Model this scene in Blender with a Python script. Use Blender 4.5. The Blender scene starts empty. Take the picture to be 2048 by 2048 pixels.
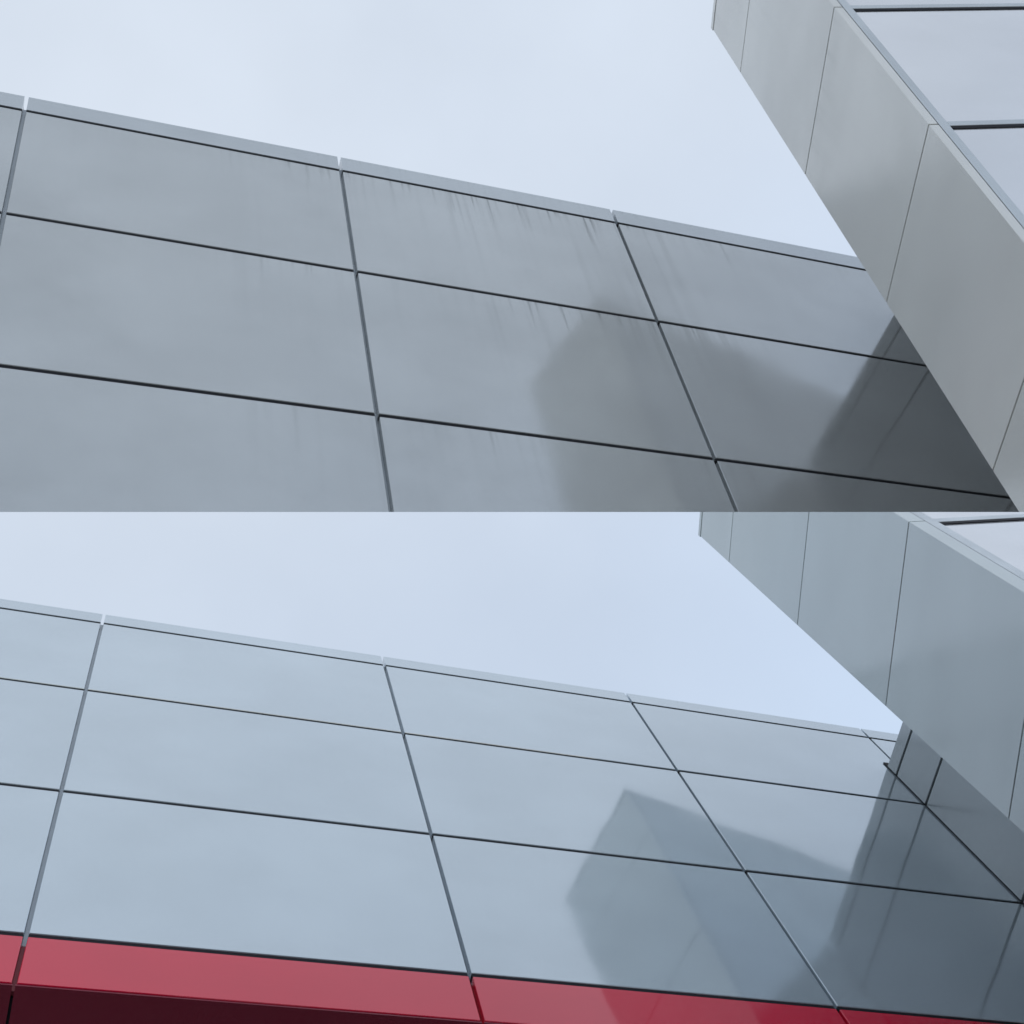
import bpy, bmesh, math, random
from mathutils import Vector, Matrix
random.seed(7)
sc = bpy.context.scene
COL = sc.collection

# ---------------------------------------------------------------- camera
# the clean facade's wall frame (x right, y down, z into the wall) seen from the camera
R_CLEAN = ((0.9505834197, 0.1995511459, -0.2378455430), (0.1751407624, 0.2878891764, 0.9415123661), (0.2563530290, -0.9366424944, 0.2387131379))
T_CLEAN = (-1.4315947605, 0.3595385946, 4.6643094812)
R_DIRTY = ((0.9411333573, 0.1660018410, -0.2944679823), (0.1037487892, 0.6872245553, 0.7189983305), (0.3217206747, -0.7072240093, 0.6295474630))
T_DIRTY = (-1.5274452998, -1.3074122319, 4.1821403257)
S_CLEAN, S_DIRTY = 2.2, 1.0                 # metres per panel width of each building
EYE = Vector((0, 0, 1.6))
SWAP = Matrix(((1, 0, 0), (0, 0, 1), (0, -1, 0)))       # wall frame -> z-up frame
RC, RD = Matrix(R_CLEAN), Matrix(R_DIRTY)
CAMAX = SWAP @ RD.transposed()              # columns: camera right, down, forward in the world
right, down, fwd = (CAMAX.col[i].copy() for i in range(3))
cam_d = bpy.data.cameras.new('camera')
cam_d.sensor_width = 36
cam_d.lens = 36 * 2657 / 2048
cam_d.clip_start, cam_d.clip_end = 0.05, 3000
cam = bpy.data.objects.new('camera', cam_d)
COL.objects.link(cam)
m = Matrix.Identity(4)
for i, v in enumerate((right, -down, -fwd)):
    for j in range(3):
        m[j][i] = v[j]
m.translation = EYE
cam.matrix_world = m
sc.camera = cam

# ---------------------------------------------------------------- sky, sun, exposure
SUN_EL, SUN_AZ = math.radians(34), math.radians(102)    # azimuth from +Y towards +X: far right, veiled by cloud
w = bpy.data.worlds.new('World')
sc.world = w
w.use_nodes = True
nt = w.node_tree
nt.nodes.clear()
def N(t, kind, **kw):
    n = t.nodes.new(kind)
    for k, v in kw.items():
        setattr(n, k, v)
    return n
out = N(nt, 'ShaderNodeOutputWorld')
bg = N(nt, 'ShaderNodeBackground')
bg.inputs['Strength'].default_value = 0.15
sky = N(nt, 'ShaderNodeTexSky', sky_type='NISHITA', sun_disc=False, sun_elevation=SUN_EL, sun_rotation=SUN_AZ)
sky.air_density, sky.dust_density, sky.ozone_density = 1.4, 0.0, 2.0
tc = N(nt, 'ShaderNodeTexCoord')
mp = N(nt, 'ShaderNodeMapping')
mp.inputs['Location'].default_value = (0.35, 0.1, 0.0)
n1 = N(nt, 'ShaderNodeTexNoise')
n1.inputs['Scale'].default_value = 1.3
n1.inputs['Detail'].default_value = 5
n1.inputs['Roughness'].default_value = 0.45
cover = N(nt, 'ShaderNodeMapRange')
cover.interpolation_type = 'SMOOTHSTEP'
for k, v in (('From Min', 0.50), ('From Max', 0.92), ('To Min', 0.64), ('To Max', 0.95)):
    cover.inputs[k].default_value = v
ramp = N(nt, 'ShaderNodeMapRange')
for k, v in (('From Min', 0.30), ('From Max', 0.70), ('To Min', -0.07), ('To Max', 0.07)):
    ramp.inputs[k].default_value = v
add = N(nt, 'ShaderNodeMath', operation='ADD', use_clamp=True)
sepd = N(nt, 'ShaderNodeSeparateXYZ')
mix = N(nt, 'ShaderNodeMix', data_type='RGBA')
n2 = N(nt, 'ShaderNodeTexNoise')
n2.inputs['Scale'].default_value = 3.6
n2.inputs['Detail'].default_value = 6
n2.inputs['Roughness'].default_value = 0.5
mott = N(nt, 'ShaderNodeMapRange')
for k, v in (('From Min', 0.30), ('From Max', 0.70), ('To Min', 0.945), ('To Max', 1.055)):
    mott.inputs[k].default_value = v
cloud = N(nt, 'ShaderNodeHueSaturation')
cloud.inputs['Color'].default_value = (4.90, 5.40, 6.08, 1)
L = nt.links.new
L(tc.outputs['Generated'], mp.inputs['Vector'])
L(mp.outputs['Vector'], n1.inputs['Vector'])
L(n1.outputs['Fac'], ramp.inputs['Value'])
L(tc.outputs['Generated'], sepd.inputs[0])
L(sepd.outputs['Z'], cover.inputs['Value'])
L(ramp.outputs['Result'], add.inputs[0])
L(cover.outputs['Result'], add.inputs[1])
L(add.outputs[0], mix.inputs['Factor'])
blue = N(nt, 'ShaderNodeHueSaturation')
blue.inputs['Saturation'].default_value = 1.0
blue.inputs['Value'].default_value = 1.22
L(sky.outputs['Color'], blue.inputs['Color'])
L(blue.outputs['Color'], mix.inputs['A'])
L(mp.outputs['Vector'], n2.inputs['Vector'])
L(n2.outputs['Fac'], mott.inputs['Value'])
L(mott.outputs['Result'], cloud.inputs['Value'])
L(cloud.outputs['Color'], mix.inputs['B'])
L(mix.outputs['Result'], bg.inputs['Color'])
L(bg.outputs['Background'], out.inputs['Surface'])
sun_d = bpy.data.lights.new('sun', 'SUN')
sun_d.energy = 0.5
sun_d.angle = math.radians(25)
sun_d.color = (1.0, 0.97, 0.93)
sun = bpy.data.objects.new('sun', sun_d)
COL.objects.link(sun)
to_sun = Vector((math.sin(SUN_AZ) * math.cos(SUN_EL), math.cos(SUN_AZ) * math.cos(SUN_EL), math.sin(SUN_EL)))
sun.rotation_euler = to_sun.to_track_quat('Z', 'Y').to_euler()
sun.location = to_sun * 60
vs = sc.view_settings
vs.view_transform, vs.look, vs.exposure, vs.gamma = 'Standard', 'None', 0.0, 1.0
vs.use_curve_mapping = False
sc.cycles.max_bounces = 8
sc.cycles.use_denoising = True
sc.cycles.denoising_input_passes = 'RGB'      # guided denoising leaves false grain on the smooth panels

# ---------------------------------------------------------------- materials
def mat(name):
    mt = bpy.data.materials.new(name)
    mt.use_nodes = True
    t = mt.node_tree
    return mt, t, t.nodes['Principled BSDF']

def math_node(t, op, a, b=None, c=None):
    n = N(t, 'ShaderNodeMath', operation=op)
    for i, v in enumerate((a, b, c)):
        if v is None:
            continue
        if isinstance(v, (int, float)):
            n.inputs[i].default_value = v
        else:
            t.links.new(v, n.inputs[i])
    return n.outputs[0]

def noise(t, vec, scale, detail=3, rough=0.5, stretch=None, off=(0, 0, 0)):
    if stretch or any(off):
        mpn = N(t, 'ShaderNodeMapping')
        mpn.inputs['Scale'].default_value = stretch or (1, 1, 1)
        mpn.inputs['Location'].default_value = off
        t.links.new(vec, mpn.inputs['Vector'])
        vec = mpn.outputs['Vector']
    n = N(t, 'ShaderNodeTexNoise')
    n.inputs['Scale'].default_value = scale
    n.inputs['Detail'].default_value = detail
    n.inputs['Roughness'].default_value = rough
    t.links.new(vec, n.inputs['Vector'])
    return n.outputs['Fac']

def rng(t, v, a, b, c, d, smooth=True):
    n = N(t, 'ShaderNodeMapRange')
    n.interpolation_type = 'SMOOTHSTEP' if smooth else 'LINEAR'
    for k, x in (('From Min', a), ('From Max', b), ('To Min', c), ('To Max', d)):
        n.inputs[k].default_value = x
    t.links.new(v, n.inputs['Value'])
    return n.outputs['Result']

def panel_mat(name, base, metallic, rough, ior, coat=0.0, dirt=0.0, film=0.0, wave=0.02):
    """coated sheet panel; 'wallpos' holds (x, y down, drop below the panel's top edge) in panel widths"""
    mt, t, p = mat(name)
    at = N(t, 'ShaderNodeAttribute', attribute_name='wallpos').outputs['Vector']
    oi = N(t, 'ShaderNodeObjectInfo').outputs['Random']
    sep = N(t, 'ShaderNodeSeparateXYZ')
    t.links.new(at, sep.inputs[0])
    # faint cloudiness of the coating, a small tone step from panel to panel
    cl = noise(t, at, 2.3, 4, 0.55)
    tone = math_node(t, 'ADD', rng(t, cl, .25, .75, -0.05, 0.05), math_node(t, 'MULTIPLY_ADD', oi, 0.05, -0.025))
    val = math_node(t, 'ADD', tone, 1.0)
    hsv = N(t, 'ShaderNodeHueSaturation')
    hsv.inputs['Color'].default_value = (*base, 1)
    t.links.new(val, hsv.inputs['Value'])
    col = hsv.outputs['Color']
    rgh = rng(t, noise(t, at, 5, 4, .6, off=(3, 1, 0)), .3, .7, rough * .8, rough * 1.25)
    met = metallic
    if dirt > 0:
        # rain streaks that hang from the joints
        flat = N(t, 'ShaderNodeCombineXYZ')
        t.links.new(sep.outputs['X'], flat.inputs['X'])
        t.links.new(sep.outputs['Y'], flat.inputs['Y'])
        fv = flat.outputs[0]
        fine = rng(t, noise(t, fv, 1, 3, .6, stretch=(75, 1.6, 1)), .5, .68, 0, 1)
        fine2 = rng(t, noise(t, fv, 1, 2, .5, stretch=(34, .7, 1), off=(9, 4, 0)), .52, .72, 0, 1)
        length = rng(t, noise(t, fv, 1, 3, .6, stretch=(11, 0.9, 1), off=(2, 0, 0)), .35, .72, .015, .17)
        fall = math_node(t, 'POWER', 2.718, math_node(t, 'MULTIPLY', math_node(t, 'DIVIDE', sep.outputs['Z'], length), -1.0))
        patch = rng(t, noise(t, fv, 1.6, 2, .5, stretch=(1, .6, 1), off=(5.3, 2.2, 0)), .36, .60, 0.2, 1)
        zone = math_node(t, 'MULTIPLY', patch, math_node(t, 'MULTIPLY', rng(t, sep.outputs['X'], .45, 1.05, .08, 1), rng(t, sep.outputs['X'], 1.95, 2.8, 1, .3)))
        zone = math_node(t, 'MULTIPLY', zone, rng(t, sep.outputs['Y'], .5, 1.5, 1, .4))
        near = math_node(t, 'MULTIPLY', math_node(t, 'MULTIPLY', fine, fall), zone)
        long_fall = math_node(t, 'POWER', 2.718, math_node(t, 'MULTIPLY', sep.outputs['Z'], -3.2))
        far = math_node(t, 'MULTIPLY', math_node(t, 'MULTIPLY', fine2, long_fall), zone)
        streak = math_node(t, 'MULTIPLY', math_node(t, 'MINIMUM', math_node(t, 'MULTIPLY_ADD', far, .45, near), 1.0), dirt)
        # dull blotches of settled grime
        blot = rng(t, noise(t, fv, 1.7, 5, .6, off=(1.4, 7.7, 0)), .45, .75, 0, 1)
        grime = math_node(t, 'MINIMUM', math_node(t, 'MULTIPLY_ADD', blot, film, streak), 1.0)
        mx = N(t, 'ShaderNodeMix', data_type='RGBA')
        mx.inputs['B'].default_value = (0.10, 0.105, 0.10, 1)
        t.links.new(col, mx.inputs['A'])
        t.links.new(grime, mx.inputs['Factor'])
        col = mx.outputs['Result']
        rgh = math_node(t, 'MULTIPLY_ADD', grime, .45, rgh)
        met = math_node(t, 'MULTIPLY_ADD', grime, -metallic * .8, metallic)
        t.links.new(met, p.inputs['Metallic'])
    else:
        p.inputs['Metallic'].default_value = metallic
    t.links.new(col, p.inputs['Base Color'])
    t.links.new(rgh, p.inputs['Roughness'])
    p.inputs['IOR'].default_value = ior
    p.inputs['Coat Weight'].default_value = coat
    p.inputs['Coat Roughness'].default_value = rough * .6
    # sheet is never dead flat: the normal drifts by a few thousandths
    shift = N(t, 'ShaderNodeVectorMath', operation='ADD')
    t.links.new(at, shift.inputs[0])
    t.links.new(oi, shift.inputs[1])
    nz = N(t, 'ShaderNodeTexNoise')
    nz.inputs['Scale'].default_value = 2.4
    nz.inputs['Detail'].default_value = 1.0
    t.links.new(shift.outputs[0], nz.inputs['Vector'])
    cen = N(t, 'ShaderNodeVectorMath', operation='SUBTRACT')
    cen.inputs[1].default_value = (.5, .5, .5)
    t.links.new(nz.outputs['Color'], cen.inputs[0])
    mad = N(t, 'ShaderNodeVectorMath', operation='MULTIPLY_ADD')
    mad.inputs[1].default_value = (wave,) * 3
    t.links.new(cen.outputs[0], mad.inputs[0])
    t.links.new(N(t, 'ShaderNodeNewGeometry').outputs['Normal'], mad.inputs[2])
    # and each one hangs a hair out of true
    wn = N(t, 'ShaderNodeTexWhiteNoise', noise_dimensions='1D')
    t.links.new(oi, wn.inputs['W'])
    wc = N(t, 'ShaderNodeVectorMath', operation='SUBTRACT')
    wc.inputs[1].default_value = (.5, .5, .5)
    t.links.new(wn.outputs['Color'], wc.inputs[0])
    tilt = N(t, 'ShaderNodeVectorMath', operation='MULTIPLY_ADD')
    tilt.inputs[1].default_value = (.007,) * 3
    t.links.new(wc.outputs[0], tilt.inputs[0])
    t.links.new(mad.outputs[0], tilt.inputs[2])
    nrm = N(t, 'ShaderNodeVectorMath', operation='NORMALIZE')
    t.links.new(tilt.outputs[0], nrm.inputs[0])
    t.links.new(nrm.outputs[0], p.inputs['Normal'])
    if coat:
        t.links.new(nrm.outputs[0], p.inputs['Coat Normal'])
    return mt

def plain_mat(name, base, rough=.6, metallic=0.0, ior=1.45, var=.08, scale=3.0):
    mt, t, p = mat(name)
    g = N(t, 'ShaderNodeTexCoord').outputs['Object']
    hsv = N(t, 'ShaderNodeHueSaturation')
    hsv.inputs['Color'].default_value = (*base, 1)
    t.links.new(rng(t, noise(t, g, scale, 5, .6), .3, .7, 1 - var, 1 + var), hsv.inputs['Value'])
    t.links.new(hsv.outputs['Color'], p.inputs['Base Color'])
    p.inputs['Roughness'].default_value = rough
    p.inputs['Metallic'].default_value = metallic
    p.inputs['IOR'].default_value = ior
    return mt

M_CLEAN = panel_mat('clean_grey_panel', (.585, .648, .695), .45, .08, 1.6, coat=.5)
M_DIRTY = panel_mat('dirty_grey_panel', (.56, .577, .585), .42, .105, 1.6, dirt=.62, film=.11)
M_DIRTY_CAP = panel_mat('dirty_grey_coping', (.56, .59, .615), .42, .15, 1.6, dirt=.12, film=.10)
M_RED = panel_mat('red_panel', (.80, .013, .055), .0, .05, 1.6, coat=.4)
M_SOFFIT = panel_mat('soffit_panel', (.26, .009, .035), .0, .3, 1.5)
M_RETURN = panel_mat('return_wall_panel', (.41, .44, .46), .30, .2, 1.6)
M_RETURN_SHADED = panel_mat('return_wall_panel_shaded_dirty', (.27, .28, .28), .2, .2, 1.5, film=.2, dirt=.4)  # shaded copy: base darkened for a deeper reflection in the wall, plus dirt
M_TOWER = panel_mat('tower_panel_clean', (.575, .615, .62), .28, .17, 1.5)
M_TOWER_D = panel_mat('tower_panel_dirty', (.82, .80, .765), .2, .24, 1.5, dirt=.10, film=.10)
M_STRIP = plain_mat('joint_strip_metal', (.56, .60, .64), .35, .2)
M_STRIP_RED = plain_mat('red_joint_strip', (.30, .012, .035), .4)
M_BACK = plain_mat('dark_backing', (.012, .012, .018), .8)
M_FRAME = plain_mat('window_frame_metal', (.62, .65, .68), .35, .2)
M_GLASS = panel_mat('pale_glazing', (.78, .775, .79), .55, .04, 1.6, wave=.01)
M_ROOF = plain_mat('roof_membrane', (.16, .16, .16), .9)
M_GROUND = plain_mat('concrete_ground', (.27, .265, .25), .85, var=.2, scale=.6)

# ---------------------------------------------------------------- helpers
class Frame:
    """a building's own wall frame: local metres = scale * (x, z, -y) from an origin on the wall"""
    def __init__(self, scale, origin, clip=None):
        self.s, self.o, self.clip = scale, Vector(origin), clip
    def loc(self, x, y, z):
        return self.s * (SWAP @ (Vector((x, y, z)) - self.o))
    def wall(self, v):
        return SWAP.transposed() @ (v / self.s) + self.o

def link(name, me, material, parent):
    o = bpy.data.objects.new(name, me)
    me.materials.append(material)
    COL.objects.link(o)
    o.parent = parent
    return o

def prisms(fr, name, material, parent, shapes, bevel=0.0):
    """shapes: list of (polygon [(x, z), ...], y_top, y_bottom), all one object; returns None when clipped away"""
    bm = bmesh.new()
    for poly, y0, y1 in shapes:
        area = sum(a[0] * b[1] - b[0] * a[1] for a, b in zip(poly, poly[1:] + poly[:1]))
        if area < 0:
            poly = poly[::-1]
        top = [bm.verts.new(fr.loc(x, y0, z)) for x, z in poly]
        bot = [bm.verts.new(fr.loc(x, y1, z)) for x, z in poly]
        n = len(poly)
        bm.faces.new(top)
        bm.faces.new(bot[::-1])
        for i in range(n):
            j = (i + 1) % n
            bm.faces.new((top[i], bot[i], bot[j], top[j]))
    bmesh.ops.recalc_face_normals(bm, faces=bm.faces)
    if bevel:
        bmesh.ops.bevel(bm, geom=bm.edges[:], offset=bevel * fr.s, segments=1, affect='EDGES')
    if fr.clip:
        co, no = fr.clip
        r = bmesh.ops.bisect_plane(bm, geom=bm.verts[:] + bm.edges[:] + bm.faces[:], dist=1e-6, plane_co=co, plane_no=no, clear_outer=True)
        cut = [g for g in r['geom_cut'] if isinstance(g, bmesh.types.BMEdge) and g.is_valid]
        if cut:
            bmesh.ops.edgenet_fill(bm, edges=cut)
        if not bm.faces:
            bm.free()
            return None
        bmesh.ops.recalc_face_normals(bm, faces=bm.faces)
    me = bpy.data.meshes.new(name)
    bm.to_mesh(me)
    bm.free()
    ytop = min(s[1] for s in shapes)
    at = me.attributes.new('wallpos', 'FLOAT_VECTOR', 'POINT')
    for i, v in enumerate(me.vertices):
        wv = fr.wall(v.co)
        at.data[i].vector = (wv.x + .37 * wv.z, wv.y, wv.y - ytop)
    return link(name, me, material, parent)

def rect(x0, x1, z0, z1):
    return [(x0, z0), (x1, z0), (x1, z1), (x0, z1)]

def along(P, a, mrm, s0, s1, d0, d1):
    """rectangle along direction a from P, depth measured inward along mrm"""
    f = lambda s, d: (P[0] + a[0] * s + mrm[0] * d, P[1] + a[1] * s + mrm[1] * d)
    return [f(s0, d0), f(s1, d0), f(s1, d1), f(s0, d1)]

def root(name, label, category, mw):
    e = bpy.data.objects.new(name, None)
    e.empty_display_size = .5
    COL.objects.link(e)
    e.matrix_world = mw
    e['label'], e['category'] = label, category
    return e

def frame_matrix(R, T, s, origin):
    """world matrix for local metres (x, z, -y)*s around origin, seen by the camera with pose R, T"""
    A = CAMAX @ R @ SWAP.transposed()
    t = EYE + s * (CAMAX @ (R @ Vector(origin) + Vector(T)))
    mw = A.to_4x4()
    mw.translation = t
    return mw

# ---------------------------------------------------------------- builders
def build_hall(fr, e, xs, ys, gap_h, gap_v, bottom, mp_, red=None, ret=None, depth=3.0):
    x0, x1 = xs[0], xs[-1]
    PT = .032
    wall = prisms(fr, 'wall', M_BACK, e, [(rect(x0, x1, PT + .003, .35), .062, bottom), ])
    prisms(fr, 'roof', M_ROOF, e, [(rect(x0, x1, .353, depth), .30, .34)])
    # coping caps
    for a, b in zip(xs, xs[1:]):
        prisms(fr, 'coping', M_DIRTY_CAP if mp_ is M_DIRTY else mp_, e, [(rect(a + gap_v / 2, b - gap_v / 2, 0, PT), 0.012, ys[1] - gap_h / 2),
                                      (rect(a + gap_v / 2, b - gap_v / 2, 0, .26), 0, .0118)])
    rows = list(zip(ys[1:], ys[2:]))
    for r, (ya, yb) in enumerate(rows):
        isred = red is not None and r == len(rows) - 1
        for a, b in zip(xs, xs[1:]):
            yb2 = yb if isred else yb - gap_h / 2
            prisms(fr, 'fascia_panel' if isred else 'cladding_panel', M_RED if isred else mp_, wall,
                   [(rect(a + gap_v / 2, b - gap_v / 2, 0, PT), ya + gap_h / 2, yb2)], bevel=.0014)
    for yj in ys[1:-1]:
        for a, b in zip(xs, xs[1:]):
            prisms(fr, 'joint_gasket', M_BACK, wall, [(rect(a + gap_v / 2, b - gap_v / 2, .0035, PT - .002), yj - gap_h / 2 + .0003, yj + gap_h / 2 - .0003)])
    for x in xs[1:-1]:
        prisms(fr, 'joint_strip', M_STRIP, wall, [(rect(x - gap_v / 2 + .0004, x + gap_v / 2 - .0004, .021, PT), .048, ys[-2] + .012 if red else ys[-1] - .002)])
        if red:
            prisms(fr, 'joint_strip', M_STRIP_RED, wall, [(rect(x - gap_v / 2 + .0004, x + gap_v / 2 - .0004, .021, PT), ys[-2] + .0125, ys[-1] - .002)])
    if red is not None:
        yb = ys[-1]
        for a, b in zip(xs, xs[1:]):
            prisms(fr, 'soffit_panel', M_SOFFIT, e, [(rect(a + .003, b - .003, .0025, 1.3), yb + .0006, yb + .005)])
        prisms(fr, 'ceiling_backing', M_BACK, e, [(rect(x0, x1, PT + .004, depth), yb - .06, yb + .0003)])
        prisms(fr, 'recessed_wall', M_RETURN, e, [(rect(x0, x1, 1.31, depth), yb + .001, bottom + 3.2)])
    if ret is not None:
        X, ytop, ryl, zend = ret
        rw = prisms(fr, 'return_wall', M_BACK, e, [(rect(X + .034, X + .2, zend, -.006), ytop + .006, bottom if red is None else ys[-1])])
        for ya, yb in zip(ryl, ryl[1:]):
            prisms(fr, 'return_panel', M_RETURN_SHADED if mp_ is M_DIRTY else M_RETURN, rw, [(rect(X, X + .032, zend, -.005), ya + gap_h * .45, yb - gap_h * .45)], bevel=.0014)
        prisms(fr, 'corner_gasket', M_BACK, rw, [(rect(X + .002, X + .03, -.0045, -.001), ytop - .03, ryl[-1])])
    return wall

def build_tower(fr, e, T, ang1, L1, ang3, joints, s1, s2, s3, bottom, mp_, tr, len3=2.4):
    P = (T[0], T[2])
    y0 = T[1]
    a1, a3 = math.radians(ang1), math.radians(ang3)
    u1 = (math.cos(a1), -math.sin(a1))          # along the broad side away from the wall (x, z)
    u3 = (math.cos(a3), -math.sin(a3))          # along the window side
    S = (P[0] + u1[0] * L1, P[1] + u1[1] * L1)
    in1, in3 = u3, (-u1[0], -u1[1])             # inward directions (faces meet near square)
    g = .0045
    TH = .022
    f = lambda Q, a, s, b, d: (Q[0] + a[0] * s + b[0] * d, Q[1] + a[1] * s + b[1] * d)
    core = [f(P, u3, .03, u1, .03), f(P, u3, len3, u1, .03), f(S, u3, len3, in3, .05), f(S, u3, .03, in3, .05)]
    wall = prisms(fr, 'wall', M_BACK, e, [(core, y0 + .02, bottom)])
    ring = [f(P, u1, -.002, u3, -.002), f(P, u3, len3, u1, -.002), f(S, u3, len3, u1, .002), f(S, u1, .002, u3, -.002)]
    prisms(fr, 'coping', mp_, e, [(ring, y0 - .004, y0 + .018)])
    ys = [y0 + .0185] + [y0 + j for j in joints]
    for ya, yb in zip(ys, ys[1:]):
        A, B = ya + g / 2, yb - g / 2
        # broad side panel with its edge folded round the corner
        L = [f(P, u1, 0, u3, 0), S, f(S, u3, s1, u1, 0), f(S, u3, s1, in3, TH), f(S, u3, TH, in3, TH), f(P, u1, 0, u3, TH)]
        prisms(fr, 'cladding_panel', mp_, wall, [(L, A, B)], bevel=.0008)
        c = TH + g
        for k in range(3):
            c2 = min(c + .72, len3)
            prisms(fr, 'cladding_panel', mp_, wall, [(along(P, u3, u1, c, c2 - g, 0, TH), A, B)])
            c = c2
    prisms(fr, 'edge_gasket', M_BACK, e, [(along(S, u3, in3, s1 + .0002, s2 - .0002, .004, .03), y0 + .019, bottom)])
    # window side: edge mullion, transoms, recessed panes
    bars = [s2, s2 + 1.15, len3 - .04]
    wid = s3 - s2
    for b in bars:
        prisms(fr, 'mullion', M_FRAME, e, [(along(S, u3, in3, b, b + wid, .003, .06), y0 + .0185, bottom)], bevel=.001)
    prev = y0 + .0185
    th_up, rec, th_g = tr
    for j in list(joints) + [None]:
        yt = (y0 + j) if j is not None else bottom
        for b, b2 in zip(bars, bars[1:]):
            if j is not None:
                prisms(fr, 'transom', M_FRAME, e, [(along(S, u3, in3, b + wid + .0005, b2 - .0005, .0045, .06), yt - th_up, yt)], bevel=.001)
            if j is not None:
                prisms(fr, 'transom_shade_strip', M_BACK, e, [(along(S, u3, in3, b + wid + .0005, b2 - .0005, .0055, .03), yt + .0003, yt + th_g)])  # black strip standing in for the transom's shaded underside
            prisms(fr, 'window_pane', M_GLASS, e, [(along(S, u3, in3, b + wid - .004, b2 + .004, rec, rec + .01), prev, yt - (th_up if j is not None else 0))])
        prev = yt + th_g + .0003
    return wall

# ---------------------------------------------------------------- ground
me = bpy.data.meshes.new('ground')
me.from_pydata([(-600, -600, 0), (600, -600, 0), (600, 600, 0), (-600, 600, 0)], [], [(0, 1, 2, 3)])
gr = link('ground', me, M_GROUND, None)
gr['kind'] = 'structure'

# ---------------------------------------------------------------- the clean building with the red band
base_y = 4.55096 + 1.6 / S_CLEAN            # ground level in wall units below the coping
O = (1.0, base_y, 0.0)
fr = Frame(S_CLEAN, O)
mw = frame_matrix(RC, T_CLEAN, S_CLEAN, O)
hall = root('panel_clad_building', 'clean pale blue-grey panel facade with a glossy red band along its bottom', 'building', mw)
xsB = [-2.0, -1.0, 0.0, 1.0, 1.9706, 3.0031, 4.0]
ysB = [0, .08296, .64045, 1.27776, 1.919, 2.0869]
build_hall(fr, hall, xsB, ysB, .0135, .0105, 2.02, M_CLEAN, red=True,
           ret=(2.94, .352, [.352, .43, .655, 1.2778, 1.919], -.74), depth=4.0)
tower = root('corner_tower', 'tall blue-grey panelled tower at the right end of the red-banded facade', 'tower', mw)
build_tower(fr, tower, (2.2403, -.36265, -.58774), 102.0, .566, 13.4, [.347, 1.004, 1.65, 2.305, 2.96, 3.6, 4.25],
            .049, .056, .088, base_y, M_TOWER, (.03, .009, .017))

# ---------------------------------------------------------------- the stained building above
O = (1.0, 1.55, 0.0)
fr = Frame(S_DIRTY, O)
mw = frame_matrix(RD, T_DIRTY, S_DIRTY, O)
inv = mw.inverted()
fr.clip = (inv @ EYE, (inv.to_3x3() @ down).normalized())     # its lower edge is one straight line
hall2 = root('panel_clad_building', 'dirty grey panel facade streaked with dark rain stains below its joints', 'building', mw)
xsA = [-2.0, -1.0, 0.0, 1.0, 2.00625, 3.12, 4.1]
ysA = [0, .09018, .69288, 1.37506, 2.05, 2.7]
build_hall(fr, hall2, xsA, ysA, .0135, .0125, 2.8, M_DIRTY,
           ret=(3.07, .352, [.352, .43, .693, 1.375, 2.05], -.76), depth=1.0)
tower2 = root('corner_tower', 'tall warm grey panelled tower overlapping the right end of the rain-stained facade', 'tower', mw)
build_tower(fr, tower2, (2.2709, -.37056, -.59059), 107.3, .522, 14.0, [.358, 1.048, 1.727, 2.407, 3.08],
            .025, .030, .055, 3.2, M_TOWER_D, (.022, .008, .013))
for o, g_ in ((hall, 'panel-clad buildings'), (hall2, 'panel-clad buildings'), (tower, 'corner towers'), (tower2, 'corner towers')):
    o['group'] = g_
